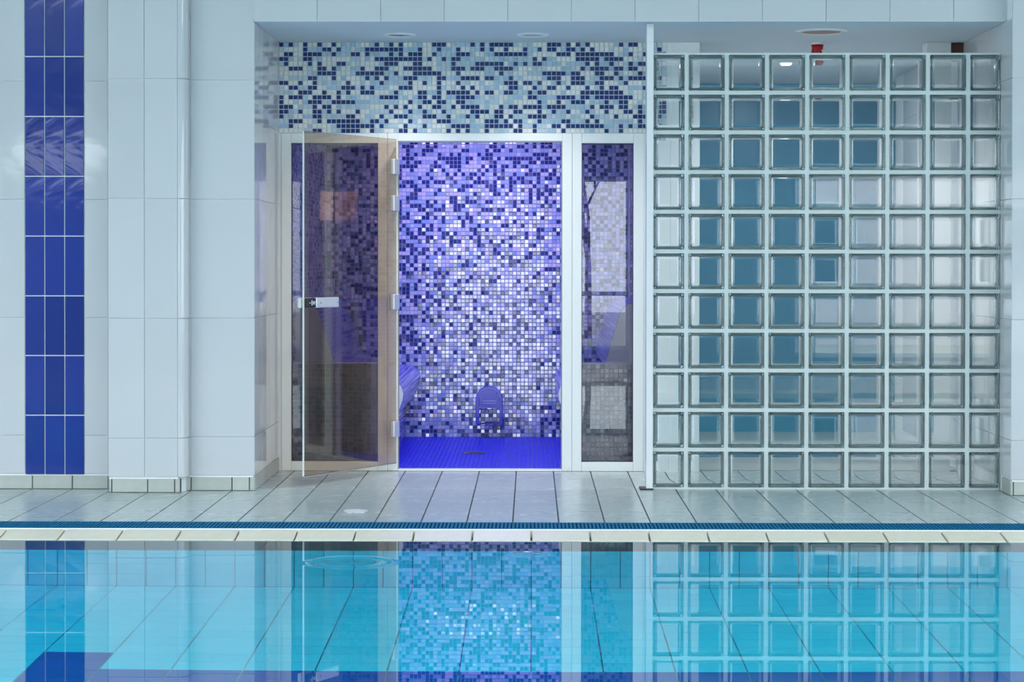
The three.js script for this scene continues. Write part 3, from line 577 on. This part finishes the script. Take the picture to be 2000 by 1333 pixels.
// ---------------------------------------------------------------- pool
const DEPTH = -1.13;
{
  const w = structure('pool_basin_end', 'far end of the pool under water in cyan tiles with a navy top row', 'pool basin');
  part(w, 'wall_body', box(-POOL_X - 0.2, POOL_X + 0.2, -1.4, -0.06, Z_EDGE - 0.16, Z_EDGE - 0.012), M.poolGrout);
  const cp = 0.2472, xc = PX(1037.7, Z_COP, 1037);
  for (let i = -24; i < 22; i++) {
    const x = xc + (i + 0.5) * cp / 2;
    part(w, 'navy_tile', tileGeo(cp / 2 - 0.004, 0.116, 0.008, 0.001), M.poolNavy[i & 1], [x, -0.088, Z_EDGE - 0.014]);
    for (let k = 0; k < 4; k++) part(w, 'cyan_tile', tileGeo(cp / 2 - 0.004, 0.242, 0.008, 0.001), M.poolTile[Math.floor(rnd() * 3)], [x, -0.27 - k * 0.246, Z_EDGE - 0.014]);
  }
  const o = structure('pool_basin', 'near and long sides of the pool basin in cyan tiles', 'pool basin');
  part(o, 'near_wall', box(-POOL_X, POOL_X, -1.4, -0.31, POOL_NEAR, POOL_NEAR + 0.2), M.poolTile[1]);
  part(o, 'side_wall', box(-POOL_X - 0.2, -POOL_X, -1.4, -0.31, Z_EDGE, POOL_NEAR), M.poolTile[1]);
  part(o, 'side_wall', box(POOL_X, POOL_X + 0.2, -1.4, -0.31, Z_EDGE, POOL_NEAR), M.poolTile[1]);
  const f = structure('pool_floor', 'cyan tiled pool floor under water with navy lane lines', 'pool floor');
  part(f, 'floor_slab', box(-POOL_X - 0.1, POOL_X + 0.1, -1.4, DEPTH - 0.007, Z_EDGE - 0.1, POOL_NEAR + 0.1), M.poolGrout);
  const rest = [], restN = []; let n = 0;
  for (let k = 0; k < 45; k++) for (let i = -21; i < 21; i++) {
    const x = xc + (i + 0.5) * cp, z = Z_EDGE + (k + 0.5) * 0.1248, lane = i === -7 && z > 3.8, cross = z > 4.06 && z < 4.3 && i > -8, navy = lane || cross, g = tileGeo(cp - 0.0055, 0.1248 - 0.0025, 0.008, 0.001);
    if (k < 15 && i >= -10 && i < 10 && n < 300) { n++; part(f, navy ? 'navy_tile' : 'cyan_tile', g, navy ? M.poolNavy[k & 1] : M.poolTile[Math.floor(rnd() * 3)], [x, DEPTH - 0.008, z], [-Math.PI / 2, 0, 0]); }
    else { const q = g.clone(); q.rotateX(-Math.PI / 2); q.translate(x, DEPTH - 0.008, z); (navy ? restN : rest).push(q); }
  }
  part(f, 'cyan_tiles', mergeGeometries(rest), M.poolTile[1]).userData.kind = 'stuff';
  part(f, 'navy_tiles', mergeGeometries(restN), M.poolNavy[0]).userData.kind = 'stuff';
  // water: closed body whose top carries two rings where drops fell
  const top = [], drops = [[PX(686, 3.166, 1101), 3.166, 0.2, 1], [PX(1031, 2.94, 1083), 2.94, 0.1, 0.45]], NR = 40, NA = 96;
  const sh = new THREE.Shape(); sh.moveTo(-POOL_X - 0.001, Z_EDGE - 0.007); sh.lineTo(POOL_X + 0.001, Z_EDGE - 0.007); sh.lineTo(POOL_X + 0.001, POOL_NEAR + 0.001); sh.lineTo(-POOL_X - 0.001, POOL_NEAR + 0.001); sh.closePath();
  for (const [x, z, r] of drops) { const h = new THREE.Path(); for (let a = NA; a > 0; a--) { const t = a / NA * 2 * Math.PI; (a === NA ? h.moveTo : h.lineTo).call(h, x + r * Math.cos(t), z + r * Math.sin(t)); } h.closePath(); sh.holes.push(h); }
  const flat = new THREE.ShapeGeometry(sh); { const P = flat.attributes.position, I = flat.index.array; for (let i = 0; i < P.count; i++) P.setXYZ(i, P.getX(i), WATER, P.getY(i)); for (let i = 0; i < I.length; i += 3) { const t = I[i]; I[i] = I[i + 1]; I[i + 1] = t; } flat.computeVertexNormals(); flat.deleteAttribute('uv'); }
  top.push(flat);
  for (const [x, z, r, s] of drops) {
    const p = [x, WATER + 0.001 * s, z], ix = [];
    for (let j = 1; j <= NR; j++) for (let a = 0; a < NA; a++) {
      const u = j / NR, t = a / NA * 2 * Math.PI, q = u * r / (0.2 * (s < 1 ? 0.5 : 1));
      let h = 1.8 * s * (0.0011 * Math.exp(-(((q - 0.80) / 0.075) ** 2)) - 0.0007 * Math.exp(-(((q - 0.68) / 0.06) ** 2)) + 0.0008 * Math.exp(-(((q - 0.5) / 0.07) ** 2)) + 0.001 * Math.exp(-((q / 0.12) ** 2)));
      h *= Math.min(1, (1 - u) / 0.1);
      p.push(x + u * r * Math.cos(t), WATER + h, z + u * r * Math.sin(t));
    }
    for (let a = 0; a < NA; a++) { const b = (a + 1) % NA; ix.push(0, 1 + b, 1 + a); for (let j = 0; j < NR - 1; j++) { const A = 1 + j * NA + a, B = 1 + j * NA + b; ix.push(A, B, A + NA, B, B + NA, A + NA); } }
    const g = new THREE.BufferGeometry(); g.setAttribute('position', new THREE.Float32BufferAttribute(p, 3)); g.setIndex(ix); g.computeVertexNormals(); top.push(g);
  }
  const b = new THREE.BoxGeometry(2 * POOL_X + 0.002, -DEPTH + WATER + 0.001, POOL_NEAR - Z_EDGE + 0.008); b.deleteAttribute('uv');
  b.setIndex(Array.from(b.index.array).filter((_, i) => !(i >= 12 && i < 18))); b.translate(0, (WATER + DEPTH - 0.001) / 2, (POOL_NEAR + Z_EDGE) / 2 - 0.003);
  const water = new THREE.Mesh(mergeGeometries([...top, b]), M.water); water.name = 'pool_water'; water.receiveShadow = true; scene.add(water);
  tag(water, 'still clear blue pool water mirroring the tiled wall', 'water', null, 'stuff');
}

// ---------------------------------------------------------------- garden outside the hall windows
{
  const g = structure('ground', 'garden ground outside the hall windows', 'ground');
  part(g, 'lawn', box(-30, 30, -0.4, -0.15, 12.4, 40), M.soil);
  const h = thing('unseen_house_front', 'unseen pale pink house front muting the sky mirrored in the glass blocks', 'house', [9.0, -0.15, 22]);  // out of view, placed to mute the sky mirrored in the glass blocks
  part(h, 'facade', box(-6.2, 6.2, 0, 5.4, 0, 0.3), std(lin(0.62, 0.56, 0.57), 0.9));
  for (const [x, y] of [[-4.6, 0.9], [-1.6, 0.9], [1.4, 0.9], [-4.6, 3.4], [-1.6, 3.4], [1.4, 3.4]]) { const w = part(h, 'window_frame', rbox(x - 0.6, x + 0.6, y, y + 1.3, -0.05, 0.02), M.frameWhite); part(w, 'pane', box(x - 0.52, x + 0.52, y + 0.08, y + 1.22, -0.06, -0.052), M.black); }
  part(h, 'roof', box(-6.5, 6.5, 5.4, 5.6, -0.5, 4), M.bark);
  part(h, 'side_wall', box(-6.2, -5.9, 0, 5.4, 0.3, 4), std(lin(0.62, 0.56, 0.57), 0.9));
  const limb = (a, b, r0, r1) => { const d = b.clone().sub(a), c = new THREE.CylinderGeometry(r1, r0, d.length(), 6); c.translate(0, d.length() / 2, 0); c.applyQuaternion(new THREE.Quaternion().setFromUnitVectors(new THREE.Vector3(0, 1, 0), d.clone().normalize())); c.translate(a.x, a.y, a.z); return c; };
  [[0.95, 23, 'bare garden tree outside the window opposite the steam room'], [-0.6, 26, 'bare garden tree farther out behind the first tree'], [-4.4, 24, 'bare garden tree outside the left hall window'], [4.6, 25, 'bare garden tree outside the right hall window']].forEach(([x, z, label]) => {
    const t = thing('bare_tree', label, 'tree', [x, -0.15, z]), br = [];
    const grow = (p, d, len, r, n) => { const e = p.clone().addScaledVector(d, len); br.push(limb(p, e, r, r * 0.7)); if (n) for (let k = 0; k < 3; k++) grow(e, d.clone().add(new THREE.Vector3(rr(-0.7, 0.7), rr(0, 0.3), rr(-0.7, 0.7))).normalize(), len * rr(0.65, 0.85), r * 0.65, n - 1); };
    part(t, 'trunk', limb(new THREE.Vector3(), new THREE.Vector3(0, 1.3, 0), 0.07, 0.055), M.bark);
    for (let k = 0; k < 3; k++) grow(new THREE.Vector3(0, 1.25, 0), new THREE.Vector3(rr(-0.7, 0.7), 1, rr(-0.5, 0.5)).normalize(), 0.8, 0.045, 4);
    part(t, 'branches', mergeGeometries(br), M.bark);
  });
}

renderer.render(scene, camera);
